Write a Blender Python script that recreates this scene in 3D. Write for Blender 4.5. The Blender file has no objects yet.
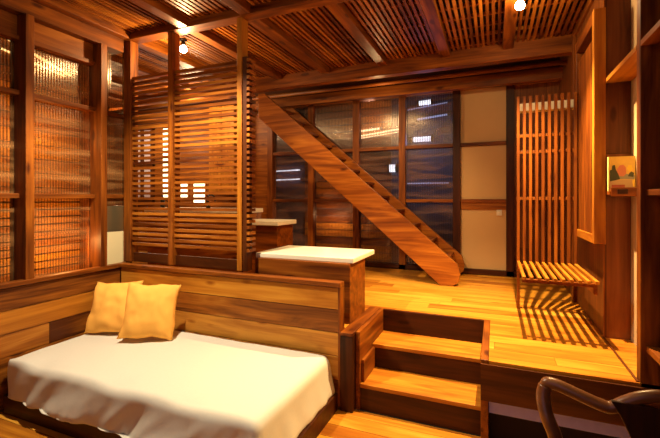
import bpy, bmesh, math, random
from mathutils import Vector, Matrix, noise

random.seed(7)
S = bpy.context.scene
COL = S.collection

# ------------------------------------------------------------------ camera, world, light, exposure
cam_d = bpy.data.cameras.new('camera')
cam = bpy.data.objects.new('camera', cam_d)
COL.objects.link(cam)
cam.location = (0, 0, 1.5)
cam.rotation_euler = (math.radians(90), 0, math.radians(22.67))
cam_d.sensor_width = 36
cam_d.lens = 21.55
cam_d.shift_y = -20.5 / 660
cam_d.clip_start = 0.02
S.camera = cam

W = bpy.data.worlds.new('night')
S.world = W
W.use_nodes = True
W.node_tree.nodes['Background'].inputs[0].default_value = (1.0, 0.55, 0.28, 1)
W.node_tree.nodes['Background'].inputs[1].default_value = 0.012

S.view_settings.view_transform = 'Standard'
S.view_settings.look = 'None'
S.view_settings.gamma = 1
S.view_settings.use_curve_mapping = False
S.view_settings.exposure = 0.8
S.cycles.use_denoising = True
S.cycles.max_bounces = 8
S.cycles.transparent_max_bounces = 12
S.cycles.sample_clamp_indirect = 4.0
S.cycles.caustics_reflective = False
S.cycles.caustics_refractive = False

WARM = (1.0, 0.64, 0.27)

def lamp_light(name, kind, loc, power, color=WARM, size=0.04, target=None, angle=None, blend=0.4, parent=None):
    d = bpy.data.lights.new(name, kind)
    d.energy = power
    d.color = color
    if kind == 'AREA':
        d.size = size
    else:
        d.shadow_soft_size = size
    if kind == 'SPOT':
        d.spot_size = math.radians(angle)
        d.spot_blend = blend
    o = bpy.data.objects.new(name, d)
    COL.objects.link(o)
    o.location = loc
    if target:
        o.rotation_euler = (Vector(target) - Vector(loc)).to_track_quat('-Z', 'Y').to_euler()
    if parent:
        o.parent = parent
    return o

# the lamps of the place, and added fill lights (bulb glass and fittings are built further down)
lamp_light('bed_spot_light', 'SPOT', (-2.05, 1.80, 2.93), 215, (1.0, 0.82, 0.56), 0.03, (-2.15, 2.05, 0.4), 124, 0.5)
lamp_light('screen_bulb_light', 'POINT', (-2.68, 2.87, 2.84), 24, WARM, 0.03)
lamp_light('bench_bulb_light', 'POINT', (0.168, 3.2, 2.86), 10, WARM, 0.03)
lamp_light('bench_spot_light', 'SPOT', (0.168, 3.2, 2.87), 440, (1.0, 0.66, 0.27), 0.012, (0.05, 3.1, 0.55), 104, 0.95)
lamp_light('stair_spot_light', 'SPOT', (-1.1, 3.2, 2.95), 115, WARM, 0.03, (-1.5, 4.6, 1.3), 90, 0.8)
lamp_light('recess_light', 'POINT', (-1.3, 4.58, 2.70), 3, WARM, 0.05)
lamp_light('kitchen_light', 'POINT', (-3.9, 4.3, 2.75), 22, (1.0, 0.66, 0.34), 0.08)
lamp_light('kitchen_far_light', 'POINT', (-5.4, 4.3, 2.6), 26, (1.0, 0.8, 0.6), 0.08)
lamp_light('step_spot_light', 'SPOT', (-0.65, 2.55, 2.95), 45, WARM, 0.04, (-0.6, 2.5, 0.0), 60, 0.8)
lamp_light('front_fill_light', 'POINT', (-0.3, 0.5, 2.85), 9, WARM, 0.06)  # unseen warm fill added for surfaces facing the camera
lamp_light('rear_fill_light', 'AREA', (-0.6, -0.7, 1.7), 2.6, (0.50, 0.56, 1.0), 1.6, (-0.9, 2.0, 0.6))  # unseen bluish fill added behind the camera for the shaded drape
lamp_light('porch_light', 'POINT', (-3.42, 2.25, 1.10), 12, (1.0, 0.68, 0.32), 0.05)
lamp_light('porch_upper_light', 'POINT', (-3.44, 2.15, 2.05), 6, (1.0, 0.60, 0.25), 0.05)

# ------------------------------------------------------------------ node materials
def new_mat(name):
    m = bpy.data.materials.new(name)
    m.use_nodes = True
    nt = m.node_tree
    return m, nt, nt.nodes['Principled BSDF']

def N(nt, t, **kw):
    n = nt.nodes.new(t)
    for k, v in kw.items():
        setattr(n, k, v)
    return n

def math_n(nt, op, a, b=None):
    n = N(nt, 'ShaderNodeMath', operation=op)
    for i, v in enumerate((a, b)):
        if v is None:
            continue
        if isinstance(v, (int, float)):
            n.inputs[i].default_value = v
        else:
            nt.links.new(v, n.inputs[i])
    return n.outputs[0]

def wood(name, axis, dark, mid, light, rough=0.45, plank=None, tone=0.35, spec=0.22, bump=0.12, figure=1.0):
    """Wood with the grain along an axis; plank=(across axis, width, length) cuts it into boards."""
    m, nt, bs = new_mat(name)
    L = nt.links.new
    tc = N(nt, 'ShaderNodeTexCoord')
    geo = N(nt, 'ShaderNodeNewGeometry')
    sep = N(nt, 'ShaderNodeSeparateXYZ')
    L(tc.outputs['Object'], sep.inputs[0])
    rnd = geo.outputs['Random Per Island']
    gap = None
    if plank:
        ac, w, ln = plank
        row_f = math_n(nt, 'DIVIDE', sep.outputs[ac], w)
        row = math_n(nt, 'FLOOR', row_f)
        wn = N(nt, 'ShaderNodeTexWhiteNoise', noise_dimensions='1D')
        L(row, wn.inputs['W'])
        along = math_n(nt, 'ADD', math_n(nt, 'DIVIDE', sep.outputs[axis], ln), wn.outputs['Value'])
        seg = math_n(nt, 'FLOOR', along)
        wn2 = N(nt, 'ShaderNodeTexWhiteNoise', noise_dimensions='2D')
        cmb = N(nt, 'ShaderNodeCombineXYZ')
        L(row, cmb.inputs[0]); L(seg, cmb.inputs[1])
        L(cmb.outputs[0], wn2.inputs['Vector'])
        rnd = wn2.outputs['Value']
        fr = math_n(nt, 'FRACT', row_f)
        d = math_n(nt, 'MINIMUM', fr, math_n(nt, 'SUBTRACT', 1.0, fr))
        gap = math_n(nt, 'GREATER_THAN', d, 0.014)
        fr2 = math_n(nt, 'FRACT', along)
        gap = math_n(nt, 'MULTIPLY', gap, math_n(nt, 'GREATER_THAN', fr2, 0.0012))
    off = N(nt, 'ShaderNodeVectorMath', operation='ADD')
    cmb2 = N(nt, 'ShaderNodeCombineXYZ')
    r7 = math_n(nt, 'MULTIPLY', rnd, 23.0)
    for i in range(3):
        L(r7, cmb2.inputs[i])
    L(tc.outputs['Object'], off.inputs[0]); L(cmb2.outputs[0], off.inputs[1])
    mp = N(nt, 'ShaderNodeMapping')
    sc = [11.0, 11.0, 11.0]; sc['XYZ'.index(axis)] = 1.1
    mp.inputs['Scale'].default_value = sc
    L(off.outputs[0], mp.inputs['Vector'])
    n1 = N(nt, 'ShaderNodeTexNoise')
    n1.inputs['Scale'].default_value = 1.0
    n1.inputs['Detail'].default_value = 5
    n1.inputs['Distortion'].default_value = 1.3 * figure
    L(mp.outputs[0], n1.inputs['Vector'])
    mp2 = N(nt, 'ShaderNodeMapping')
    sc = [85.0, 85.0, 85.0]; sc['XYZ'.index(axis)] = 3.0
    mp2.inputs['Scale'].default_value = sc
    L(off.outputs[0], mp2.inputs['Vector'])
    n2 = N(nt, 'ShaderNodeTexNoise')
    n2.inputs['Scale'].default_value = 1.0
    n2.inputs['Detail'].default_value = 2
    L(mp2.outputs[0], n2.inputs['Vector'])
    v = math_n(nt, 'ADD', math_n(nt, 'MULTIPLY', n1.outputs['Fac'], 0.8), math_n(nt, 'MULTIPLY', n2.outputs['Fac'], 0.2))
    v = math_n(nt, 'ADD', v, math_n(nt, 'MULTIPLY', math_n(nt, 'SUBTRACT', rnd, 0.5), tone))
    # sparse knots
    mp3 = N(nt, 'ShaderNodeMapping')
    sc = [7.0, 7.0, 7.0]; sc['XYZ'.index(axis)] = 2.6
    mp3.inputs['Scale'].default_value = sc
    L(off.outputs[0], mp3.inputs['Vector'])
    vo = N(nt, 'ShaderNodeTexVoronoi')
    vo.inputs['Scale'].default_value = 1.0
    L(mp3.outputs[0], vo.inputs['Vector'])
    kn = N(nt, 'ShaderNodeMapRange')
    kn.inputs['From Min'].default_value = 0.05
    kn.inputs['From Max'].default_value = 0.17
    kn.inputs['To Min'].default_value = -0.28 * figure
    kn.inputs['To Max'].default_value = 0.0
    L(vo.outputs['Distance'], kn.inputs['Value'])
    v = math_n(nt, 'ADD', v, kn.outputs[0])
    rp = N(nt, 'ShaderNodeValToRGB')
    e = rp.color_ramp.elements
    e[0].position = 0.25; e[0].color = (*dark, 1)
    e[1].position = 0.78; e[1].color = (*light, 1)
    em = e.new(0.5); em.color = (*mid, 1)
    L(v, rp.inputs['Fac'])
    colr = rp.outputs['Color']
    if gap is not None:
        mx = N(nt, 'ShaderNodeMixRGB')
        mx.inputs['Color1'].default_value = (dark[0] * .25, dark[1] * .25, dark[2] * .25, 1)
        L(gap, mx.inputs['Fac']); L(colr, mx.inputs['Color2'])
        colr = mx.outputs[0]
    L(colr, bs.inputs['Base Color'])
    bs.inputs['Roughness'].default_value = rough
    bs.inputs['Specular IOR Level'].default_value = spec
    bp = N(nt, 'ShaderNodeBump')
    bp.inputs['Strength'].default_value = bump
    bp.inputs['Distance'].default_value = 0.004
    L(v, bp.inputs['Height']); L(bp.outputs[0], bs.inputs['Normal'])
    return m

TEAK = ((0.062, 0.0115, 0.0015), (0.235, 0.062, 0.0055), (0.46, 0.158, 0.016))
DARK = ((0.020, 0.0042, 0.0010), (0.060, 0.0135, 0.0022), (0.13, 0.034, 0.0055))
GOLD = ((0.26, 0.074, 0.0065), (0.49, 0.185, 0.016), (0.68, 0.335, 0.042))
RECL = ((0.075, 0.017, 0.0025), (0.32, 0.100, 0.0095), (0.60, 0.265, 0.036))
M = {}
for ax in 'XYZ':
    M['teak' + ax] = wood('teak_' + ax.lower(), ax, *TEAK)
    M['dark' + ax] = wood('dark_timber_' + ax.lower(), ax, *DARK)
    M['gold' + ax] = wood('golden_teak_' + ax.lower(), ax, *GOLD)
    M['recl' + ax] = wood('reclaimed_board_' + ax.lower(), ax, *RECL, tone=0.62, rough=0.5)
M['floorboards'] = wood('golden_floorboards', 'X', *GOLD, plank=('Y', 0.135, 1.9), rough=0.36, tone=0.36)
M['panelboards'] = wood('dark_wall_boards', 'Z', (0.07, 0.018, 0.004), (0.17, 0.050, 0.010), (0.30, 0.10, 0.022), plank=('X', 0.14, 3.0), rough=0.45)

def plain(name, c, rough=0.5, metal=0.0, noise_amt=0.08, scale=30, bump=0.0, spec=0.4):
    m, nt, bs = new_mat(name)
    tc = N(nt, 'ShaderNodeTexCoord')
    n = N(nt, 'ShaderNodeTexNoise')
    n.inputs['Scale'].default_value = scale
    n.inputs['Detail'].default_value = 3
    nt.links.new(tc.outputs['Object'], n.inputs['Vector'])
    mx = N(nt, 'ShaderNodeMixRGB')
    mx.inputs['Color1'].default_value = tuple(x * (1 - noise_amt) for x in c) + (1,)
    mx.inputs['Color2'].default_value = tuple(min(1, x * (1 + noise_amt)) for x in c) + (1,)
    nt.links.new(n.outputs['Fac'], mx.inputs['Fac'])
    nt.links.new(mx.outputs[0], bs.inputs['Base Color'])
    bs.inputs['Roughness'].default_value = rough
    bs.inputs['Metallic'].default_value = metal
    bs.inputs['Specular IOR Level'].default_value = spec
    if bump:
        bp = N(nt, 'ShaderNodeBump')
        bp.inputs['Strength'].default_value = bump
        bp.inputs['Distance'].default_value = 0.003
        nt.links.new(n.outputs['Fac'], bp.inputs['Height'])
        nt.links.new(bp.outputs[0], bs.inputs['Normal'])
    return m

def glow(name, c, strength):
    m, nt, bs = new_mat(name)
    bs.inputs['Base Color'].default_value = (*c, 1)
    bs.inputs['Emission Color'].default_value = (*c, 1)
    bs.inputs['Emission Strength'].default_value = strength
    return m

def ribbed(name, axis, tint, clear=0.62, milk=0.12, milk_col=(0.55, 0.40, 0.28)):
    """Ribbed translucent sheet: tinted see-through mixed with rib-bumped gloss and milkiness banded like blurred light."""
    m, nt, bs = new_mat(name)
    L = nt.links.new
    out = nt.nodes['Material Output']
    tc = N(nt, 'ShaderNodeTexCoord')
    wv = N(nt, 'ShaderNodeTexWave', wave_type='BANDS', bands_direction=axis)
    wv.inputs['Scale'].default_value = 14.0
    wv.inputs['Distortion'].default_value = 0.15
    L(tc.outputs['Object'], wv.inputs['Vector'])
    bp = N(nt, 'ShaderNodeBump')
    bp.inputs['Strength'].default_value = 0.8
    bp.inputs['Distance'].default_value = 0.0016
    L(wv.outputs['Fac'], bp.inputs['Height'])
    gl = N(nt, 'ShaderNodeBsdfGlossy')
    gl.inputs['Roughness'].default_value = 0.2
    gl.inputs['Color'].default_value = (0.5, 0.45, 0.42, 1)
    L(bp.outputs[0], gl.inputs['Normal'])
    tr = N(nt, 'ShaderNodeBsdfTransparent')
    rp = N(nt, 'ShaderNodeMixRGB')
    rp.inputs['Color1'].default_value = tuple(x * 0.5 for x in tint) + (1,)
    rp.inputs['Color2'].default_value = (*tint, 1)
    L(wv.outputs['Fac'], rp.inputs['Fac']); L(rp.outputs[0], tr.inputs['Color'])
    df = N(nt, 'ShaderNodeBsdfDiffuse')
    df.inputs['Color'].default_value = (*milk_col, 1)
    L(bp.outputs[0], df.inputs['Normal'])
    mp = N(nt, 'ShaderNodeMapping')
    sc = [1.3, 1.3, 11.0]  # horizontal noise bands put streaks of blurred light into the sheet
    mp.inputs['Scale'].default_value = sc
    L(tc.outputs['Object'], mp.inputs['Vector'])
    ns = N(nt, 'ShaderNodeTexNoise')
    ns.inputs['Scale'].default_value = 1.0
    ns.inputs['Detail'].default_value = 4
    ns.inputs['Distortion'].default_value = 0.5
    L(mp.outputs[0], ns.inputs['Vector'])
    mr = N(nt, 'ShaderNodeMapRange')
    mr.inputs['From Min'].default_value = 0.42
    mr.inputs['From Max'].default_value = 0.68
    mr.inputs['To Min'].default_value = milk * .4
    mr.inputs['To Max'].default_value = milk * .4 + .34
    L(ns.outputs['Fac'], mr.inputs['Value'])
    m1 = N(nt, 'ShaderNodeMixShader')
    L(mr.outputs[0], m1.inputs[0])
    L(tr.outputs[0], m1.inputs[1]); L(df.outputs[0], m1.inputs[2])
    m2 = N(nt, 'ShaderNodeMixShader'); m2.inputs[0].default_value = 1 - clear - milk
    L(m1.outputs[0], m2.inputs[1]); L(gl.outputs[0], m2.inputs[2])
    L(m2.outputs[0], out.inputs['Surface'])
    return m

M['sheet'] = plain('cream_cotton', (0.62, 0.60, 0.53), 0.85, noise_amt=0.04, scale=60, bump=0.1, spec=0.15)
M['mattress'] = plain('grey_ticking', (0.20, 0.19, 0.17), 0.9)
M['orange'] = plain('orange_cotton', (0.95, 0.47, 0.09), 0.85, noise_amt=0.1, scale=9, bump=0.15, spec=0.15)
M['stone'] = plain('cream_stone', (0.78, 0.73, 0.58), 0.35, noise_amt=0.06, scale=14)
M['plaster'] = plain('ochre_plaster', (0.52, 0.37, 0.20), 0.8, noise_amt=0.12, scale=5)
M['cream_board'] = plain('cream_board', (0.60, 0.38, 0.17), 0.55, noise_amt=0.07, scale=3)
M['cream_paint'] = plain('cream_paint', (0.80, 0.68, 0.38), 0.5, noise_amt=0.04, scale=3)
M['steel'] = plain('brushed_steel', (0.42, 0.36, 0.20), 0.38, metal=0.9, noise_amt=0.2, scale=4)
M['iron'] = plain('black_iron', (0.02, 0.018, 0.016), 0.45, metal=0.6)
M['void'] = plain('dark_boarding', (0.018, 0.009, 0.006), 0.8)  # near-black; the shade of voids and gaps is put into the colour
M['concrete'] = plain('blue_lit_concrete', (0.34, 0.36, 0.95), 0.7, noise_amt=0.1)  # bluish light on the strip is put into its colour
M['white_plastic'] = plain('white_plastic', (0.75, 0.70, 0.62), 0.4)
M['white_paint'] = plain('white_paint', (0.85, 0.78, 0.62), 0.45)
M['night_wall'] = plain('night_wall', (0.10, 0.10, 0.16), 0.8, noise_amt=0.4, scale=2)
M['bulb'] = glow('bulb_glow', (1.0, 0.78, 0.42), 60)
M['streak_cool'] = glow('cool_streak_glow', (0.75, 0.88, 1.0), 2.6)
M['streak_dim'] = glow('dim_blue_streak_glow', (0.45, 0.6, 1.0), 0.7)
M['streak_warm'] = glow('warm_streak_glow', (1.0, 0.80, 0.48), 2.2)
M['lit_shade'] = glow('lit_shade_glow', (1.0, 0.82, 0.5), 2.2)
M['ribbed_back'] = ribbed('ribbed_sheet_back', 'X', (0.80, 0.74, 0.74), 0.83, 0.05, (0.36, 0.20, 0.16))
M['ribbed_left'] = ribbed('ribbed_sheet_left', 'Y', (0.92, 0.78, 0.58), 0.80, 0.10, (0.60, 0.30, 0.11))

# ------------------------------------------------------------------ mesh helpers
class MB:
    def __init__(self):
        self.v = []; self.f = []; self.mi = []
    def add(self, vs, fs, mi=0):
        b = len(self.v)
        self.v += [tuple(p) for p in vs]
        for f in fs:
            self.f.append(tuple(b + i for i in f)); self.mi.append(mi)
        return self
    def box(self, x0, x1, y0, y1, z0, z1, mi=0):
        vs = [(x, y, z) for z in (z0, z1) for y in (y0, y1) for x in (x0, x1)]
        return self.add(vs, [(0, 2, 3, 1), (4, 5, 7, 6), (0, 1, 5, 4), (2, 6, 7, 3), (0, 4, 6, 2), (1, 3, 7, 5)], mi)
    def prism(self, poly, d0, d1, plane='xz', mi=0):
        """polygon (counter-clockwise) in a plane, extruded along the third axis"""
        def P(a, b, d):
            return (a, d, b) if plane == 'xz' else ((d, a, b) if plane == 'yz' else (a, b, d))
        n = len(poly)
        vs = [P(a, b, d0) for a, b in poly] + [P(a, b, d1) for a, b in poly]
        fs = [tuple(range(n)), tuple(range(2 * n - 1, n - 1, -1))]
        fs += [(i, i + n, (i + 1) % n + n, (i + 1) % n) for i in range(n)]
        return self.add(vs, fs, mi)
    def tube(self, pts, rad, seg=10, mi=0, flat=1.0):
        pts = [Vector(p) for p in pts]
        rads = rad if isinstance(rad, (list, tuple)) else [rad] * len(pts)
        vs = []
        t0 = (pts[1] - pts[0]).normalized()
        up = Vector((0, 0, 1)) if abs(t0.z) < .9 else Vector((0, 1, 0))
        a = t0.cross(up).normalized()
        for i, p in enumerate(pts):
            t = (pts[min(i + 1, len(pts) - 1)] - pts[max(i - 1, 0)]).normalized()
            a = (a - t * a.dot(t)).normalized()
            b = t.cross(a)
            for k in range(seg):
                w = 2 * math.pi * k / seg
                vs.append(p + (a * math.cos(w) * flat + b * math.sin(w)) * rads[i])
        fs = []
        for i in range(len(pts) - 1):
            for k in range(seg):
                k2 = (k + 1) % seg
                fs.append((i * seg + k, i * seg + k2, (i + 1) * seg + k2, (i + 1) * seg + k))
        fs.append(tuple(range(seg - 1, -1, -1)))
        fs.append(tuple(range((len(pts) - 1) * seg, len(pts) * seg)))
        return self.add(vs, fs, mi)
    def lathe(self, prof, c, seg=20, mi=0):
        vs = []; fs = []
        for r, z in prof:
            for k in range(seg):
                w = 2 * math.pi * k / seg
                vs.append((c[0] + r * math.cos(w), c[1] + r * math.sin(w), c[2] + z))
        for i in range(len(prof) - 1):
            for k in range(seg):
                k2 = (k + 1) % seg
                fs.append((i * seg + k, i * seg + k2, (i + 1) * seg + k2, (i + 1) * seg + k))
        fs.append(tuple(range(seg - 1, -1, -1)))
        fs.append(tuple(range((len(prof) - 1) * seg, len(prof) * seg)))
        return self.add(vs, fs, mi)
    def build(self, name, mats, parent=None, bevel=0.0, smooth=False, subsurf=0, recalc=True):
        me = bpy.data.meshes.new(name)
        org = Vector((0, 0, 0))
        if parent is not None:
            org = world_loc(parent)
        me.from_pydata([tuple(Vector(p) - org) for p in self.v], [], self.f)
        for m in (mats if isinstance(mats, (list, tuple)) else [mats]):
            me.materials.append(m)
        for p, i in zip(me.polygons, self.mi):
            p.material_index = i
            p.use_smooth = smooth
        if recalc:
            bm = bmesh.new(); bm.from_mesh(me)
            bmesh.ops.recalc_face_normals(bm, faces=bm.faces)
            bm.to_mesh(me); bm.free()
        o = bpy.data.objects.new(name, me)
        COL.objects.link(o)
        if parent is not None:
            o.parent = parent
        if bevel:
            b = o.modifiers.new('edge', 'BEVEL')
            b.width = bevel; b.segments = 2; b.limit_method = 'ANGLE'
            b.angle_limit = math.radians(50)
        if subsurf:
            s_ = o.modifiers.new('smooth', 'SUBSURF')
            s_.levels = subsurf; s_.render_levels = subsurf
        return o

def world_loc(o):
    p = Vector((0, 0, 0))
    while o is not None:
        p = p + Vector(o.location)
        o = o.parent
    return p

def tag(o, label, cat, group=None):
    o['label'] = label; o['category'] = cat
    if group:
        o['group'] = group
    return o

def thing(name, label, cat, loc, group=None):
    o = bpy.data.objects.new(name, None)
    o.empty_display_size = 0.1
    COL.objects.link(o)
    o.location = loc
    return tag(o, label, cat, group)

def struct(o):
    o['kind'] = 'structure'
    return o

def sroot(name, loc=(0, 0, 0)):
    o = bpy.data.objects.new(name, None)
    COL.objects.link(o)
    o.location = loc
    return struct(o)

P = 0.55          # height of the upper floor

# ------------------------------------------------------------------ floors
struct(MB().box(-4.6, 1.3, -0.8, 2.66, -0.12, 0.0).build('floor', M['floorboards']))
fl = MB()
fl.box(-6.6, -0.965, 2.72, 5.5, 0.37, P)
fl.box(-0.965, -0.034, 3.33, 5.5, 0.37, P)
fl.box(-0.034, 0.84, 2.49, 5.5, 0.37, P)
struct(fl.build('floor_upper', M['floorboards']))
struct(MB().box(0.676, 0.688, 2.50, 3.215, P, P + 0.006).build('trim_1', M['darkY']))
t2 = sroot('trim_2', (0, 2.51, 0))
MB().box(-0.078, 0.84, 2.474, 2.4895, 0.320, 0.532).build('fascia', M['darkX'], t2)
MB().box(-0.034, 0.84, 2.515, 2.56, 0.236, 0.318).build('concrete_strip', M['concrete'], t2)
MB().box(-0.034, 0.84, 2.60, 2.66, 0.0, 0.236).build('void_sheet', M['void'], t2)  # dark sheet standing in for the shaded open space under the floor

# ------------------------------------------------------------------ back wall
YB = 5.30
wb = sroot('wall_back', (0, YB, P))
MX = [-3.19, -2.50, -1.80, -1.146, -0.45, 0.17]
for x in MX:
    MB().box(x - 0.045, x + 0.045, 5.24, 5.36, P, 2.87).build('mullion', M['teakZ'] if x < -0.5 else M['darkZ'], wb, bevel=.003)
MB().box(-3.235, 0.70, 5.20, 5.36, 2.87, 2.96).build('top_rail', M['goldX'], wb, bevel=.003)
MB().box(-3.235, 0.70, 5.24, 5.36, P + .002, P + 0.07).build('bottom_rail', M['darkX'], wb, bevel=.003)
for z in (2.18, 1.47):
    for a, b in zip(MX[:-1], MX[1:]):
        MB().box(a + .045, b - .045, 5.255, 5.35, z - 0.022, z + 0.022).build('rail', M['teakX'], wb, bevel=.003)
for i, (a, b) in enumerate(zip(MX[:-2], MX[1:-1])):
    w = sroot('window_%d' % (i + 1), ((a + b) / 2, YB, P))
    for z0, z1 in ((P + .07, 1.448), (1.492, 2.158), (2.202, 2.87)):
        MB().box(a + .045, b - .045, 5.30, 5.308, z0, z1).build('pane', M['ribbed_back'], w)
pn = MB()
for z0, z1 in ((P + .07, 1.448), (1.492, 2.158), (2.202, 2.87)):
    pn.box(-0.405, 0.125, 5.285, 5.32, z0, z1)
pn.build('cream_panel', M['cream_board'], wb)
MB().box(-0.405, 0.125, 5.272, 5.285, 1.36, 1.448).build('shadow_strip', M['teakX'], wb)  # darker strip standing in for the shadow below the rail
MB().box(0.215, 0.70, 5.29, 5.33, P, 2.96).build('corner_boarding', M['panelboards'], wb)
MB().box(-6.6, 0.70, 5.22, 5.36, 2.96, 3.2).build('wall_head', M['darkX'], wb)
# kitchen stretch of the back wall
MB().box(-6.6, -3.235, 5.30, 5.36, P, 2.96).build('kitchen_boarding', M['teakX'], wb)

sw = thing('light_switch', 'small white light switch on the cream wall panel behind the stair', 'switch', (0.045, 5.272, 1.335))
MB().box(0.018, 0.078, 5.262, 5.2845, 1.29, 1.36).build('switch_plate', M['white_plastic'], sw, bevel=.003)
MB().box(0.036, 0.060, 5.255, 5.262, 1.31, 1.34).build('rocker', M['white_plastic'], sw, bevel=.002)

# ------------------------------------------------------------------ right wall and alcove
wr = sroot('wall_right', (0.70, 4.2, P))
MB().box(0.69, 0.84, 3.22, 5.5, P, 3.2).build('board_panel', M['panelboards'], wr)
MB().box(0.84, 0.94, 2.49, 5.5, 0.0, 3.2).build('plaster_panel', M['plaster'], wr)
MB().box(0.66, 0.69, 4.20, 4.27, P, 3.0).build('corner_post', M['teakZ'], wr, bevel=.003)
MB().box(0.683, 0.69, 3.205, 3.22, P, 3.0).build('edge_bead', M['teakZ'], wr)

# projecting window box on the right wall
wi = sroot('window_5', (0.655, 3.5, 1.19))
MB().box(0.62, 0.69, 3.17, 3.225, 1.19, 2.79).build('near_stile', M['goldZ'], wi, bevel=.003)
MB().box(0.62, 0.69, 3.80, 3.86, 1.19, 2.79).build('far_stile', M['teakZ'], wi, bevel=.003)
MB().box(0.62, 0.69, 3.225, 3.80, 2.70, 2.79).build('head', M['teakY'], wi, bevel=.003)
MB().box(0.62, 0.69, 3.225, 3.80, 1.19, 1.25).build('sill', M['goldY'], wi, bevel=.003)
MB().box(0.632, 0.655, 3.31, 3.80, 1.25, 2.62).build('shutter', M['teakZ'], wi, bevel=.003)
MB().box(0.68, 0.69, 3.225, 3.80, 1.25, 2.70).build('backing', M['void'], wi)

# alcove shelf between wall panel and bookcase
tag(MB().box(0.69, 0.84, 2.555, 3.205, 2.283, 2.313).build('alcove_shelf', M['goldY'], bevel=.003),
    'long pale wooden shelf spanning the niche above the picture book', 'shelf')

# bookcase
bc = thing('bookcase', 'dark tall open bookcase at the right edge with mostly empty shelves', 'bookcase', (0.76, 2.2, 0))
MB().box(0.69, 0.838, 2.49, 2.55, 0.0, 3.0).build('side_panel', M['teakZ'], bc, bevel=.003)
MB().box(0.69, 0.838, 1.72, 1.76, 0.0, 3.0).build('side_panel', M['darkZ'], bc, bevel=.003)
MB().box(0.838, 0.86, 1.72, 2.49, 0.0, 3.0).build('back_panel', M['void'], bc)
for z, x in ((0.03, .70), (0.745, .715), (1.545, .715), (2.313, .69), (2.95, .70)):
    MB().box(x, 0.838, 1.76, 2.49, z - .03, z).build('shelf', M['teakY'], bc, bevel=.002)

# ------------------------------------------------------------------ ceiling
ce = sroot('ceiling', (0, 2.5, 3.2))
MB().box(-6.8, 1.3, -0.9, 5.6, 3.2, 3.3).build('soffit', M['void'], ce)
JX = [-5.93, -5.24, -4.56, -3.87, -3.19, -2.50, -1.86, -1.16, -0.48, 0.12, 0.72]
for x in JX:
    y0 = 0.2 if x > -3.3 else 2.80
    for a, b in ((y0, 2.68), (2.80, 4.32)):
        if b - a > .1:
            MB().box(x - .05, x + .05, a, b, 2.99, 3.15).build('joist', M['teakY'], ce, bevel=.004)
edges = JX + [1.25]
for a, b in zip(edges[:-1], edges[1:]):
    for y0, y1 in ((0.2, 2.68), (2.80, 4.32)):
        if a < -3.3 and y1 < 2.7:
            continue
        sl = MB()
        n = int((b - a - .12) / 0.046)
        for k in range(n):
            x = a + .06 + (b - a - .12) * (k + .5) / n
            sl.box(x - .0125, x + .0125, y0, y1, 3.045, 3.065)
        sl.build('batten_panel', M['teakY'], ce)
        cr = MB()
        y = y0 + .15
        while y < y1:
            cr.box(a + .05, b - .05, y, y + .03, 3.066, 3.092)
            y += .22
        cr.build('cross_batten', M['teakX'], ce)

def beam(name, label, x0, x1, y0, y1, z0, z1, mat):
    return tag(MB().box(x0, x1, y0, y1, z0, z1).build(name, mat, bevel=.005), label, 'beam')
beam('header_beam', 'heavy wooden beam across the ceiling directly over the slatted screen', -6.6, 0.69, 2.68, 2.80, 2.985, 3.16, M['teakX'])
beam('cross_beam', 'wooden ceiling beam at the top end of the open stair', -6.6, 0.69, 4.32, 4.43, 2.885, 3.16, M['teakX'])
beam('wall_beam', 'red-brown beam just in front of the glazed back wall, below the round pole', -6.6, 0.69, 5.0, 5.09, 2.825, 2.955, M['teakX'])
tag(MB().tube([(-3.2, 4.72, 2.905), (0.685, 4.72, 2.915)], 0.024, 14).build('wooden_pole', M['teakX'], smooth=True),
    'round wooden pole running along the ceiling recess behind the stair-top beam', 'pole')

for x0, x1, lab in ((-0.36, -0.03, 'longer pale strip fitting under the ceiling beam, above the cream wall panel'), (0.01, 0.23, 'shorter pale strip fitting under the ceiling beam, above the bench back')):
    sf = thing('strip_fitting', lab, 'light fitting', ((x0 + x1) / 2, 4.50, 2.90))
    MB().box(x0, x1, 4.455, 4.50, 2.995, 3.03).build('diffuser', M['white_paint'], sf, bevel=.004)
    MB().box(x0 + .03, x1 - .03, 4.44, 4.51, 3.031, 3.199).build('mount', M['darkX'], sf)

# ------------------------------------------------------------------ left wall
XP = -3.34
wl = sroot('wall_left', (-3.3, 1.8, 0))
MB().box(-3.40, -3.255, 0.2, 2.80, 0.0, 0.86).build('wall_base', M['darkY'], wl)
MB().box(-3.42, -3.22, 0.2, 2.68, 2.87, 3.16).build('top_plate', M['teakY'], wl, bevel=.003)
for y in (1.22, 1.825, 2.43):
    MB().box(-3.385, -3.195, y, y + .06, 0.86, 2.87).build('post', M['teakZ'], wl, bevel=.003)
MB().box(-3.385, -3.30, 2.80, 2.84, P, 2.98).build('post', M['darkZ'], wl, bevel=.003)
for a, b in ((0.3, 1.22), (1.285, 1.825), (1.885, 2.43)):
    for z in (1.52, 2.29, 2.70):
        MB().box(-3.355, -3.27, a, b, z - .018, z + .018).build('rail', M['teakY'], wl, bevel=.003)
    MB().box(-3.345, -3.30, a, b, 2.718, 2.87).build('valance', M['teakY'], wl)
for i, (a, b) in enumerate(((0.3, 1.22), (1.285, 1.825), (1.885, 2.43))):
    w = sroot('window_%d' % (6 + i), (XP, (a + b) / 2, 0.9))
    for z0, z1 in ((0.86, 1.502), (1.538, 2.272), (2.308, 2.682)):
        MB().box(XP - .004, XP + .004, a, b, z0, z1).build('pane', M['ribbed_left'], w)
for z in (1.52, 2.29):
    MB().box(-3.355, -3.31, 2.49, 2.80, z - .018, z + .018).build('rail', M['teakY'], wl, bevel=.003)
w = sroot('window_4', (XP, 2.56, 1.43)); w.name = 'window_10'
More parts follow.
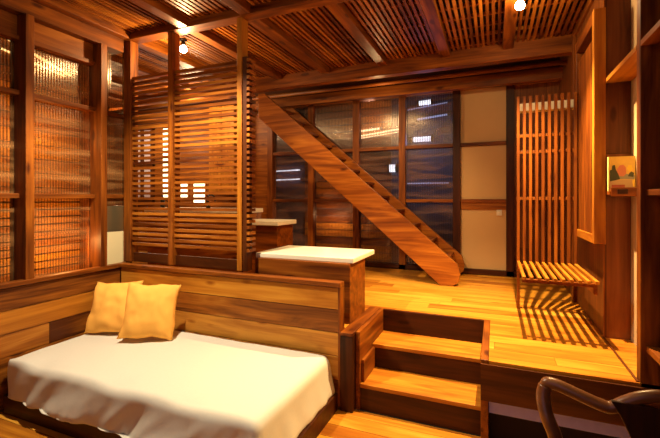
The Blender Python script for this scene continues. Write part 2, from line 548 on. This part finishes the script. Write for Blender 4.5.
for z0, z1 in ((1.435, 1.502), (1.538, 2.272), (2.308, 2.87)):
    MB().box(XP - .004, XP + .004, 2.49, 2.80, z0, z1).build('pane', M['ribbed_left'], w)
MB().box(-3.36, -3.335, 2.49, 2.80, 0.86, 1.185).build('cream_panel', M['cream_paint'], wl)
MB().box(-3.36, -3.335, 2.49, 2.80, 1.19, 1.43).build('steel_panel', M['steel'], wl)
struct(MB().box(-6.7, -6.6, 2.6, 5.5, P, 3.2).build('wall_kitchen_side', M['teakY']))
struct(MB().box(-6.6, -3.42, 2.62, 2.68, 0.0, 3.16).build('wall_kitchen_front', M['teakX']))

# ------------------------------------------------------------------ outside, seen through the sheets
lou = thing('louvre_fence', 'warmly lit horizontal slat fence outside the left ribbed window', 'fence', (-3.72, 1.6, 0))
for z0, z1, pitch, hh in ((0.55, 1.56, .066, .053), (1.60, 3.1, .125, .118)):
    f = MB(); z = z0
    while z < z1:
        f.box(-3.75, -3.72, 0.0, 2.61, z, z + hh); z += pitch
    f.build('slat_panel', M['goldY'], lou)
for y in (0.4, 2.3):
    MB().box(-3.82, -3.755, y, y + .06, 0, 2.95).build('post', M['darkZ'], lou)
def light_streak(loc0, loc1, r, mat, label, group):  # glowing tube added to stand in for a light streak in the sheet
    c = [(a + b) / 2 for a, b in zip(loc0, loc1)]
    t = thing('light_streak', label, 'lamp', c, group)
    d = (Vector(loc1) - Vector(loc0)).normalized()
    MB().tube([loc0, loc1], r, 10).build('tube', M[mat], t, smooth=True)
    for q, s in ((loc0, -1), (loc1, 1)):
        q = Vector(q)
        MB().tube([q + d * s * .0005, q + d * s * .03], r * 1.25, 10).build('end_cap', M['iron'], t)
    return t
light_streak((-3.70, 1.93, 2.83), (-3.70, 2.50, 2.66), .012, 'streak_warm', 'upper of two slim glowing streaks standing in for a reflection in the left ribbed window', 'reflection streaks at the left window')  # added glow in place of a reflection on the left sheet
light_streak((-3.704, 1.93, 2.72), (-3.704, 2.45, 2.64), .008, 'streak_warm', 'lower of two slim glowing streaks standing in for a reflection in the left ribbed window', 'reflection streaks at the left window')
wo = sroot('wall_outside', (-2, 6.2, 0))
MB().box(-5.0, 1.5, 6.10, 6.25, -0.5, 4.6).build('render_face', M['night_wall'], wo)
bd = MB()
z = 0.3
while z < 3.1:
    bd.box(-3.0, -1.5, 6.07, 6.099, z, z + .10); z += .115
bd.build('boarding', M['reclX'], wo)
YT = 6.045
GB = 'lights outside the back glazing'
def wall_streak(x0, z0, x1, z1, r, mat, label):  # lights outside, spread sideways by the ribs, drawn as glowing tubes
    k = YT / 5.8
    light_streak((x0 * k, YT, 1.5 + (z0 - 1.5) * k), (x1 * k, YT, 1.5 + (z1 - 1.5) * k), r, mat, label, GB)
wall_streak(-2.00, 2.53, -1.60, 2.56, .016, 'streak_warm', 'short warm light streak outside, uppermost of those right of the stair top')
wall_streak(-2.02, 2.45, -1.30, 2.53, .012, 'streak_warm', 'longest thin warm light streak outside, just right of the stair top')
wall_streak(-1.98, 2.42, -1.30, 2.49, .008, 'streak_warm', 'thinnest warm light streak outside, lowest of those right of the stair top')
wall_streak(-1.02, 2.88, -0.85, 2.89, .035, 'streak_cool', 'topmost cool white light outside the pane next to the cream panel')
wall_streak(-1.20, 2.80, -0.62, 2.86, .009, 'streak_dim', 'thin slanting bluish light under the topmost white one, next to the cream panel')
wall_streak(-1.05, 2.65, -0.62, 2.69, .014, 'streak_dim', 'bluish light midway down the top pane next to the cream panel')
wall_streak(-1.10, 2.36, -0.85, 2.36, .038, 'streak_cool', 'thick cool white light low in the top pane next to the cream panel')
wall_streak(-1.45, 1.95, -1.36, 1.95, .06, 'streak_cool', 'short blocky cool light in the pane crossed by the stair')
wall_streak(-1.2, 1.72, -0.60, 1.72, .010, 'streak_dim', 'lowest thin bluish light in the pane next to the cream panel')
wall_streak(-3.40, 1.96, -2.95, 1.97, .011, 'streak_cool', 'upper thin cool light in the leftmost glazed column')
wall_streak(-3.40, 1.81, -2.95, 1.82, .011, 'streak_cool', 'lower thin cool light in the leftmost glazed column')
lamp_light('yard_light', 'POINT', (-2.45, 5.75, 1.25), 15, (1.0, 0.55, 0.22), .05)
lamp_light('yard_upper_light', 'POINT', (-1.75, 5.75, 2.75), 5, (1.0, 0.5, 0.3), .05)
lamp_light('street_light', 'POINT', (-0.9, 5.6, 2.3), 6, (0.35, 0.45, 1.0), .1)

# ------------------------------------------------------------------ slatted screen
sc = thing('slatted_screen', 'tall wooden screen of thin horizontal slats behind the bed', 'screen', (-2.5, 2.75, 0.9))
ZS0, ZS1 = 0.905, 2.985
for x0, x1, mt in ((-3.245, -3.16, 'teakZ'), (-2.70, -2.645, 'teakZ'), (-1.957, -1.91, 'goldZ')):
    MB().box(x0, x1, 2.70, 2.79, ZS0, ZS1).build('post', M[mt], sc, bevel=.003)
for a, b in ((-3.16, -2.70), (-2.645, -1.957)):
    sl = MB(); n = 34
    for k in range(n):
        z = 1.075 + (2.632 - 1.075) * k / (n - 1)
        dy = random.uniform(-.002, .002)
        sl.box(a, b, 2.725 + dy, 2.755 + dy, z - .0125, z + .0125)
    sl.build('slat_panel', M['teakX'], sc)
    MB().box(a, b, 2.735, 2.765, 0.905, 0.99).build('bottom_board', M['darkX'], sc, bevel=.002)
sl = MB(); n = 34
for k in range(n):
    z = 1.075 + (2.632 - 1.075) * k / (n - 1)
    sl.box(-1.868, -1.842, 2.71, 2.80, z - .0125, z + .0125)
sl.build('side_slat_panel', M['teakY'], sc)
MB().box(-1.908, -1.870, 2.712, 2.79, 0.905, 2.66).build('side_post', M['darkZ'], sc)

# ------------------------------------------------------------------ bed surround of planks
def plank_back(name, label, horizontal_x):
    t = thing(name, label, 'headboard', (-2.1, 2.65, 0) if horizontal_x else (-3.2, 1.4, 0))
    zs = [0.02, 0.20, 0.375, 0.54, 0.705, 0.865]
    pl = MB()
    for a, b in zip(zs[:-1], zs[1:]):
        j = random.uniform(0, .004)
        if horizontal_x:
            cut = random.uniform(-2.6, -1.6)
            for x0, x1 in ((-3.19, -1.031),):
                pl.box(x0, x1, 2.625 + j, 2.665, a, b - .005, 1 if .70 < a else 0)
        else:
            cut = random.uniform(1.3, 2.2)
            for y0, y1 in (((0.3, cut), (cut + .002, 2.62)) if a < .5 else ((0.3, 2.62),)):
                pl.box(-3.235, -3.195 - j, y0, y1, a, b - .005, 1 if .5 < a < .6 else 0)
    pl.build('planks', [M['reclX'], M['goldX']] if horizontal_x else [M['reclY'], M['goldY']], t, bevel=.002)
    if horizontal_x:
        MB().box(-3.25, -1.012, 2.61, 2.695, 0.866, 0.90).build('cap_rail', M['teakX'], t, bevel=.004)
        MB().box(-1.03, -1.012, 2.61, 2.695, 0.02, 0.866).build('end_board', M['teakZ'], t, bevel=.002)
    else:
        MB().box(-3.25, -3.18, 0.3, 2.609, 0.866, 0.90).build('cap_rail', M['teakY'], t, bevel=.004)
    return t
plank_back('plank_headboard', 'low wall of mixed reclaimed planks behind the bed, under the slatted screen', True)
plank_back('plank_sideboard', 'low wall of mixed reclaimed planks along the left side of the bed', False)

# ------------------------------------------------------------------ bed
bed = thing('bed', 'low wooden platform bed in the plank-walled corner, under a cream sheet', 'bed', (-2.1, 2.1, 0))
BX0, BX1, BY0, BY1 = -3.15, -1.085, 1.70, 2.59
MB().box(-3.17, -1.03, 1.665, 2.605, 0.0, 0.125).build('bed_base', M['darkX'], bed, bevel=.004)
def rbox(x0, x1, y0, y1, z0, z1, r, mat, name, parent):
    o = MB().box(x0, x1, y0, y1, z0, z1).build(name, mat, parent)
    b = o.modifiers.new('round', 'BEVEL'); b.width = r; b.segments = 5
    for p in o.data.polygons:
        p.use_smooth = True
    return o
rbox(BX0 + .02, BX1 - .02, BY0 + .02, BY1, 0.126, 0.355, .05, M['mattress'], 'mattress', bed)

def make_sheet():
    R = 0.045
    ex0, ex1, ey0, ey1 = BX0 + R, BX1 - R, BY0 + R - .03, BY1 - .01   # flat rectangle before the edge rolls over
    nx, ny = 230, 110
    hang_len = .335
    Xs = [ex0 - .05 + (ex1 - ex0 + .05 + hang_len) * i / nx for i in range(nx + 1)]
    Ys = [ey0 - hang_len + (ey1 - ey0 + hang_len) * j / ny for j in range(ny + 1)]
    ztop = 0.380
    vs = []
    q = math.pi / 2
    for Y in Ys:
        for X in Xs:
            cx = min(max(X, ex0), ex1); cy = max(Y, ey0)
            e = Vector((X - cx, Y - cy, 0))
            L = e.length
            nz = noise.noise(Vector((X * 2.1, Y * 2.6, 1.3)))
            nz2 = noise.noise(Vector((X * 7.0 + Y * 4, Y * 5.0, 4.2)))
            edge = max(0.0, min(ex1 - cx + .05, cy - ey0 + .02, 0.5))
            sag = .011 * max(0, 1 - edge / .22) ** 2
            dip = sag * (1.0 + 1.1 * math.sin(X * 11 + 3 * noise.noise(Vector((X * 2, 1, 5)))))
            ztp = ztop + 0.006 * nz + 0.002 * nz2 - dip
            if L < 1e-6:
                vs.append((cx, cy, ztp))
                continue
            d = e / L
            a = L / R
            if a < q:
                out = R * math.sin(a); drop = R * (1 - math.cos(a))
            else:
                out = R; drop = R + (L - R * q)
            front = max(0.0, -d.y)
            per = X + .7 * drop if front > .5 else (3.0 + Y)
            hang = min(1.0, max(0.0, (drop - .02) / .2))
            fold = (0.060 * (abs(noise.noise(Vector((per * 2.6, drop * 1.5, 0)))) - .16) +
                    0.030 * noise.noise(Vector((per * 5.5, drop * 3, 4))) +
                    0.010 * math.sin(per * 23 + 6 * noise.noise(Vector((per * 2.1, 3.4, 1)))) +
                    0.012 * noise.noise(Vector((per * 11, drop * 8, 2))))
            side = .35 + .65 * front
            out += hang * max(-.004, .034 + fold * side)
            z = max(ztp - drop, 0.129 + 0.006 * noise.noise(Vector((per * 5, 0, 7))))
            if cx < ex0 + .25 and front > .5:
                out = R + (out - R) * (.25 + .75 * max(0, (cx - ex0) / .25))
            p = Vector((cx, cy, 0)) + d * out
            vs.append((p.x, p.y, z))
    fs = []
    for j in range(ny):
        for i in range(nx):
            a = j * (nx + 1) + i
            fs.append((a, a + 1, a + nx + 2, a + nx + 1))
    o = MB().add(vs, fs).build('bed_sheet', M['sheet'], smooth=True, recalc=True)
    sm = o.modifiers.new('thick', 'SOLIDIFY'); sm.thickness = .003; sm.offset = 1
    return tag(o, 'rumpled cream cotton sheet draped over the low mattress, hanging in folds', 'sheet')
make_sheet()

def pillow(w, h, t, loc, yaw, lean, label, seed, roll=0.0):
    n = 26
    vs = []; fs = []
    def pt(i, j, s):
        u = 2 * i / n - 1; v = 2 * j / n - 1
        pu = abs(u) ** 2.4; pv = abs(v) ** 2.4
        th = max(0.0, (1 - pu)) ** .55 * max(0.0, (1 - pv)) ** .55
        pinch = 1 - .07 * (1 - v * v) * abs(u) ** 2
        pinch2 = 1 - .06 * (1 - u * u) * abs(v) ** 2
        x = u * w / 2 * pinch + .016 * noise.noise(Vector((v * 1.4, seed, 9))) + .004 * noise.noise(Vector((v * 5, seed, 2))) * abs(u)
        z = v * h / 2 * pinch2 + .018 * noise.noise(Vector((u * 1.4, seed, 4))) * abs(v) + .004 * noise.noise(Vector((u * 6, seed, 1))) * abs(v)
        wr = noise.noise(Vector((u * 2.2 + seed, v * 2.2, s))) * .013 + noise.noise(Vector((u * 5 + seed, v * 4.5, s + 3))) * .006
        crease = .012 * math.sin(7 * (u + v * .6) + seed) * (abs(u * v) ** .7)
        y = s * th * t / 2 + (wr + crease) * (th ** .5)
        return Vector((x, y, z))
    for s in (-1, 1):
        b = len(vs)
        for j in range(n + 1):
            for i in range(n + 1):
                vs.append(pt(i, j, s))
        for j in range(n):
            for i in range(n):
                a = b + j * (n + 1) + i
                f = (a, a + 1, a + n + 2, a + n + 1)
                fs.append(f if s < 0 else f[::-1])
    mb = MB(); mb.add(vs, fs)
    o = mb.build('pillow', M['orange'], smooth=True, recalc=False)
    bm = bmesh.new(); bm.from_mesh(o.data)
    bmesh.ops.remove_doubles(bm, verts=bm.verts, dist=.0008)
    bmesh.ops.recalc_face_normals(bm, faces=bm.faces)
    bm.to_mesh(o.data); bm.free()
    for p in o.data.polygons:
        p.use_smooth = True
    mt = Matrix.Rotation(yaw, 4, 'Z') @ Matrix.Rotation(-lean, 4, 'X') @ Matrix.Rotation(roll, 4, 'Y')
    low = min((mt @ v.co).z for v in o.data.vertices)
    o.matrix_world = Matrix.Translation((loc[0], loc[1], loc[2] - low)) @ mt
    return tag(o, label, 'pillow', 'orange pillows on the bed')
pillow(.43, .43, .17, (-2.945, 2.36, .394), math.radians(15), math.radians(26), 'left orange pillow, tucked in the corner and partly behind its twin', 1.7, math.radians(-3))
pillow(.41, .43, .17, (-2.525, 2.345, .394), math.radians(32), math.radians(21), 'right orange pillow, overlapping its twin and leaning on the plank headboard', 5.1, math.radians(4))

# ------------------------------------------------------------------ counters with pale tops
def counter(label, bx, by, bz, slab, mat='teakX'):
    t = thing('low_counter', label, 'counter', ((bx[0] + bx[1]) / 2, (by[0] + by[1]) / 2, bz[0]))
    MB().box(bx[0], bx[1], by[0], by[1], bz[0], bz[1]).build('cabinet_body', M[mat], t, bevel=.004)
    MB().box(*slab).build('countertop', M['stone'], t, bevel=.006)
    return t
counter('wooden counter with wide cream stone top, right behind the headboard end', (-1.855, -1.012), (2.81, 3.19), (P, 1.005), (-1.86, -0.99, 2.83, 3.40, 1.005, 1.045))
counter('small higher wooden counter with cream top beside the screen, behind the wide one', (-2.75, -2.29), (3.92, 4.30), (P, 1.19), (-2.78, -2.26, 3.88, 4.34, 1.19, 1.24))
kc = thing('kitchen_counter', 'kitchen counter with bright pale top seen through the screen slats', 'counter', (-3.5, 4.45, P))
MB().box(-4.6, -3.0, 4.22, 4.70, P, 1.31).build('cabinet_body', M['teakX'], kc)
MB().box(-4.62, -2.98, 4.18, 4.72, 1.31, 1.365).build('countertop', M['white_paint'], kc, bevel=.004)
tp = thing('faucet', 'thin curved tap on the kitchen counter, glimpsed through the screen slats', 'tap', (-3.75, 4.5, 1.365))
pts = [(-3.75, 4.5, 1.365), (-3.75, 4.5, 1.46)]
for k in range(11):
    w = math.pi * k / 10
    pts.append((-3.66 - .09 * math.cos(w), 4.46 - .03 * k / 10, 1.46 + .09 * math.sin(w)))
MB().tube(pts, .012, 10).build('spout', M['iron'], tp, smooth=True)
MB().lathe([(.03, 0), (.03, .02), (.018, .03), (.016, .05)], (-3.75, 4.5, 1.365)).build('tap_base', M['iron'], tp, smooth=True)
bottle_col = M['iron']
for k, (x, h) in enumerate(((-4.50, .20), (-4.37, .16), (-4.22, .18))):
    b = MB().lathe([(.03, 0), (.032, .02), (.032, h * .6), (.012, h * .78), (.012, h)], (x, 4.4, 1.365), 14).build('bottle', bottle_col, smooth=True)
    tag(b, ('tall dark bottle at the far left end of the kitchen counter', 'shortest dark bottle, between two others on the kitchen counter',
            'dark bottle nearest the tap on the kitchen counter')[k], 'bottle', 'bottles on the kitchen counter')
cup = thing('wall_cupboard', 'golden wooden cupboard on the kitchen wall beside the right screen post', 'cupboard', (-3.9, 5.1, 1.7))
MB().box(-4.10, -3.62, 4.95, 5.298, 1.55, 2.955).build('cupboard_body', M['goldZ'], cup, bevel=.004)
for a, b in ((-4.095, -3.865), (-3.858, -3.625)):
    MB().box(a, b, 4.928, 4.948, 1.56, 2.945).build('cupboard_door', M['goldZ'], cup, bevel=.003)
for x in (-3.885, -3.835):
    MB().lathe([(.004, 0), (.012, .004), (.012, .02), (.006, .025)], (x, 4.915, 2.1), 12).build('knob', M['iron'], cup)
def lit_pane(x0, x1, z0, z1, label, mat='lit_shade'):
    t = thing('wall_light', label, 'lamp', ((x0 + x1) / 2, 5.26, z0), 'lit lights on the kitchen wall')
    MB().box(x0, x1, 5.25, 5.28, z0, z1).build('shade', M[mat], t, bevel=.004)
    MB().box(x0 - .02, x1 + .02, 5.281, 5.299, z0 - .02, z1 + .02).build('back_plate', M['teakZ'], t)
lit_pane(-5.36, -5.26, 1.50, 2.72, 'tall narrow glowing light seen through the left half of the screen')
lit_pane(-4.18, -4.13, 2.54, 2.70, 'tiny square glowing light high up behind the right half of the screen')
lit_pane(-4.68, -4.47, 1.42, 1.78, 'square glowing light above the kitchen tap behind the screen')
lit_pane(-4.96, -4.84, 1.52, 1.78, 'small glowing light beside the middle screen post')
kw = sroot('window_4b', (-5.8, 5.27, 1.6)); kw.name = 'window_9'
for x in (-6.12, -5.86, -5.62):
    MB().box(x - .025, x + .025, 5.24, 5.299, 1.45, 2.75).build('mullion', M['darkZ'], kw)
for z in (1.45, 2.08, 2.75):
    MB().box(-6.145, -5.595, 5.245, 5.299, z - .03, z + .03).build('rail', M['darkX'], kw)
MB().box(-6.11, -5.63, 5.28, 5.292, 1.48, 2.72).build('frosted_pane', plain('frosted_pane', (0.70, 0.60, 0.60), .3), kw)

# ------------------------------------------------------------------ steps up to the platform
st = thing('step_unit', 'short flight of three dark-fronted wooden steps up to the platform', 'steps', (-0.49, 2.95, 0))
SX0, SX1 = -0.885, -0.078
for y, z0, z1 in ((2.672, 0.0, 0.157), (2.982, 0.186, 0.339), (3.30, 0.369, 0.55)):
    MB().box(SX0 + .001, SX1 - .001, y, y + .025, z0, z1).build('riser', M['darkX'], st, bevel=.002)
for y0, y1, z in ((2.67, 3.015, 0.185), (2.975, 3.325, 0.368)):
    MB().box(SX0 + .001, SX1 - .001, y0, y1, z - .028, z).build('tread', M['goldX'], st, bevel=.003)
MB().box(SX0 - .03, SX0, 2.665, 3.325, 0.0, 0.553).build('stringer', M['teakY'], st, bevel=.003)
MB().box(SX1, SX1 + .042, 2.492, 3.325, 0.0, 0.553).build('stringer', M['teakY'], st, bevel=.003)
MB().box(SX0 + .001, SX0 + .022, 2.70, 2.98, 0.186, 0.345).build('cleat', M['teakY'], st, bevel=.002)
pb = thing('plinth_box', 'dark upright boxed end between the bed and the steps, with orange top', 'box', (-0.98, 3.0, 0))
MB().box(-1.010, -0.917, 2.605, 3.32, 0.0, 0.532).build('box_body', M['darkZ'], pb, bevel=.003)
MB().box(-1.010, -0.917, 2.60, 3.325, 0.532, 0.556).build('box_top', M['teakY'], pb, bevel=.003)

# ------------------------------------------------------------------ open ladder stair along the back wall
ls = thing('ladder_stair', 'steep open wooden stair with thick plank stringers leaning up to the left', 'stair', (-0.5, 4.7, P))
top_a, top_b = (-2.83, 2.885), (-0.385, 0.80)
sw_ = wood('stringer_wood', 'X', *TEAK, tone=0.1, figure=1.3)
poly = [(-0.555, P + .002), (-0.42, P + .004), (-0.36, 0.60), (-0.345, 0.68), (-0.375, 0.79), (-2.80, 2.882), (-2.89, 2.882), (-2.89, 2.575)]
MB().prism(poly, 4.45, 4.50, 'xz').build('stringer', sw_, ls, bevel=.004)
poly = [(-0.555, P + .002), (-0.42, P + .004), (-0.36, 0.60), (-0.345, 0.68), (-0.375, 0.79), (-2.73, 2.822), (-2.89, 2.822), (-2.89, 2.575)]
MB().prism(poly, 5.12, 5.17, 'xz').build('stringer', sw_, ls, bevel=.004)
nt_ = 12
for k in range(nt_):
    f = (k + 0.55) / nt_
    x = top_b[0] + (top_a[0] - top_b[0]) * f - .05
    z = top_b[1] + (top_a[1] - top_b[1]) * f - .055
    MB().box(x - .12, x + .075, 4.5005, 5.1195, z - .03, z).build('tread', M['teakY'], ls, bevel=.003)

# ------------------------------------------------------------------ slatted bench on the right wall
bn = thing('slatted_bench', 'tall-backed bench of thin wooden slats standing by the right wall', 'bench', (0.38, 3.6, P))
n = 10
for k in range(n):
    x = 0.185 + (0.610 - 0.185) * k / (n - 1)
    MB().box(x - .0115, x + .0115, 3.765, 3.79, P + .001 if k == 0 else 0.90, 2.375).build('back_slat', M['teakZ'], bn, bevel=.002)
    MB().box(x - .0108, x + .0108, 3.01, 3.762, 0.942, 0.965).build('seat_slat', M['goldY'], bn, bevel=.002)
for z in (2.04, 1.90, 1.50):
    MB().box(0.172, 0.615, 3.792, 3.815, z - .013, z + .013).build('back_rail', M['teakX'], bn, bevel=.002)
for y in (3.05, 3.71):
    MB().box(0.172, 0.618, y, y + .03, 0.916, 0.941).build('seat_rail', M['teakX'], bn, bevel=.002)
MB().box(0.595, 0.618, 3.05, 3.762, 0.870, 0.9155).build('side_bearer', M['teakY'], bn, bevel=.002)
wl2 = tag(MB().box(0.19, 0.655, 3.95, 4.05, 2.285, 2.355).build('white_ledge', M['white_paint'], bevel=.004),
          'white painted ledge glowing behind the top of the bench slats', 'ledge')

# ------------------------------------------------------------------ picture book on its ledge
lg = thing('book_ledge', 'small red-brown wooden ledge holding the picture book on the dark panel', 'ledge', (0.77, 3.18, 1.5))
MB().box(0.693, 0.838, 3.10, 3.219, 1.525, 1.548).build('ledge_board', M['teakX'], lg, bevel=.002)
MB().box(0.700, 0.838, 3.092, 3.0995, 1.515, 1.572).build('ledge_lip', M['teakX'], lg, bevel=.002)
MB().box(0.735, 0.79, 3.087, 3.0915, 1.530, 1.560).build('ledge_plate', M['darkX'], lg, bevel=.001)
bk = thing('picture_book', 'upright book with a yellow sky and pink mountain on its cover', 'book', (0.76, 3.14, 1.548))
pl_y = plain('cover_yellow', (0.72, 0.50, 0.10), .35, noise_amt=.25, scale=18)
cv = [pl_y, plain('cover_pink', (0.62, 0.22, 0.12), .35), plain('cover_dark', (0.05, 0.06, 0.03), .35), plain('cover_grey', (0.28, 0.28, 0.20), .35),
      plain('cover_sand', (0.50, 0.36, 0.18), .35), plain('cover_red', (0.40, 0.09, 0.05), .35), plain('cover_gold', (0.85, 0.60, 0.05), .35)]
bx0, bx1, bz0, bz1, by = 0.694, 0.836, 1.549, 1.775, 3.112
w_, h_ = bx1 - bx0, bz1 - bz0
cover = MB().box(bx0, bx1, by, by + .003, bz0, bz1, 0)
def patch(pts, mi, lift):
    cover.prism([(bx0 + a * w_, bz0 + b * h_) for a, b in pts], by - lift, by - .0001, 'xz', mi)
patch([(.02, .02), (.98, .02), (.98, .34), (.02, .30)], 4, .0004)
patch([(.30, .34), (.97, .34), (.97, .45), (.62, .50), (.30, .44)], 3, .0006)
patch([(.28, .44), (.30, .62), (.40, .74), (.55, .76), (.64, .68), (.66, .50), (.55, .42)], 1, .0008)
patch([(.03, .28), (.42, .34), (.36, .48), (.26, .62), (.22, .76), (.12, .74), (.10, .62), (.03, .60)], 2, .0010)
patch([(.72, .42), (.92, .40), (.95, .52), (.84, .56), (.76, .50)], 2, .0009)
patch([(.68, .64), (.78, .56), (.90, .62), (.86, .74), (.74, .74)], 6, .0005)
patch([(.10, .05), (.60, .05), (.60, .18), (.10, .18)], 5, .0012)
patch([(.90, .12), (.98, .12), (.98, .34), (.88, .32)], 6, .0011)
cover.build('front_cover', cv, bk)
MB().box(bx0 + .003, bx1 - .003, by + .0032, by + .024, bz0 + .003, bz1 - .004).build('page_block', M['stone'], bk)
MB().box(bx0, bx1, by + .0242, by + .0272, bz0, bz1).build('rear_cover', pl_y, bk)
MB().box(bx0 - .004, bx0 - .0002, by, by + .0272, bz0, bz1).build('spine', plain('spine_cream', (0.80, 0.66, 0.25), .4), bk)

# ------------------------------------------------------------------ wooden chair in the foreground
ch = thing('wooden_chair', 'dark wooden chair with a curved yoke-shaped top rail at the lower right', 'chair', (0.42, 1.18, 0))
CY = 1.42
crest = [(0.150, .895), (0.158, .907), (.188, .906), (.242, .891), (.294, .877), (.322, .876), (.356, .900), (.393, .921), (.44, .932),
         (.487, .921), (.524, .900), (.558, .876), (.586, .877), (.638, .891), (.69, .906)]
crest = [(x if x <= .44 else .44 + (x - .44) * .84, z) for x, z in crest]
pts = [(x, CY + .03 - .10 * (1 - ((x - .40) / .26) ** 2) * .4, z) for x, z in crest]
def catmull(ps, m=5):
    out = []
    for i in range(len(ps) - 1):
        p = [Vector(ps[max(0, min(len(ps) - 1, i + k))]) for k in (-1, 0, 1, 2)]
        for j in range(m):
            t = j / m
            out.append(.5 * ((2 * p[1]) + (p[2] - p[0]) * t + (2 * p[0] - 5 * p[1] + 4 * p[2] - p[3]) * t * t + (3 * p[1] - p[0] - 3 * p[2] + p[3]) * t ** 3))
    out.append(Vector(ps[-1]))
    return out
CW = wood('walnut', 'X', (0.05, 0.013, 0.004), (0.15, 0.045, 0.012), (0.28, 0.095, 0.025), rough=0.35, spec=0.5)
MB().tube(catmull(pts), .0185, 12).build('crest_rail', CW, ch, smooth=True)
def stile(sx):
    f = lambda x: .40 + sx * (.40 - x)
    ps = [(f(.150), pts[0][1], .895), (f(.143), CY + .02, .86), (f(.152), CY, .81), (f(.172), CY - .01, .76), (f(.180), CY - .02, .70), (f(.175), CY - .05, .58), (f(.175), CY - .06, .45)]
    MB().tube(catmull(ps), .021, 10).build('back_stile', CW, ch, smooth=True)
    MB().tube(catmull([(f(.175), CY - .06, .45), (f(.175), CY - .05, .25), (f(.165), CY - .01, .0)]), [.018] * 6 + [.017] * 5, 10).build('leg', CW, ch, smooth=True)
stile(1); stile(-1)
spl = MB()
prof = [(.905, .10), (.86, .075), (.80, .05), (.74, .062), (.66, .075), (.58, .05), (.47, .055)]
vs = []; fs = []
for i, (z, hw) in enumerate(prof):
    for x, dy in ((-hw, 0), (hw, 0), (hw, .014), (-hw, .014)):
        yy = CY - .03 - (.905 - z) * .08
        vs.append((.415 + x, yy + dy, z))
for i in range(len(prof) - 1):
    for k in range(4):
        k2 = (k + 1) % 4
        fs.append((i * 4 + k, i * 4 + k2, i * 4 + 4 + k2, i * 4 + 4 + k))
fs += [(0, 1, 2, 3), tuple(len(vs) - 4 + k for k in range(4))]
spl.add(vs, fs).build('splat', M['darkZ'], ch, bevel=.003)
rbox(.17, .64, .93, 1.385, .44, .475, .012, M['darkY'], 'seat', ch)
for x in (.20, .61):
    MB().tube([(x, .97, .44), (x, .965, .2), (x, .96, 0)], [.02, .018, .014], 10).build('leg', CW, ch, smooth=True)
for x in (.19, .62):
    MB().tube([(x, .98, .20), (x, 1.36, .20)], .01, 8).build('stretcher', CW, ch, smooth=True)

# ------------------------------------------------------------------ ceiling bulbs
def spot(loc, top, label, tilt=0):
    t = thing('ceiling_lamp', label, 'lamp', (loc[0], loc[1], top), 'bare bulbs at the ceiling')
    MB().lathe([(.035, 0), (.035, -.012), (.012, -.016), (.012, -(top - loc[2]) + .045)], (loc[0], loc[1], top), 16).build('ceiling_rose', M['iron'], t, smooth=True)
    MB().lathe([(.016, .055), (.022, .04), (.022, .022), (.016, .018)], loc, 16).build('lamp_holder', M['iron'], t, smooth=True)
    MB().lathe([(.014, .018), (.028, .006), (.034, -.016), (.028, -.036), (.010, -.046)], loc, 16).build('bulb', M['bulb'], t, smooth=True)
    return t
spot((-2.68, 2.87, 2.905), 2.984, 'glaring bulb hanging in front of the ceiling slats, above the slatted screen')
spot((0.168, 3.2, 2.925), 3.045, 'glaring bulb at the top edge of the picture, above the bench')
spot((-2.05, 1.80, 2.99), 3.045, 'ceiling bulb above the bed, at the upper left')
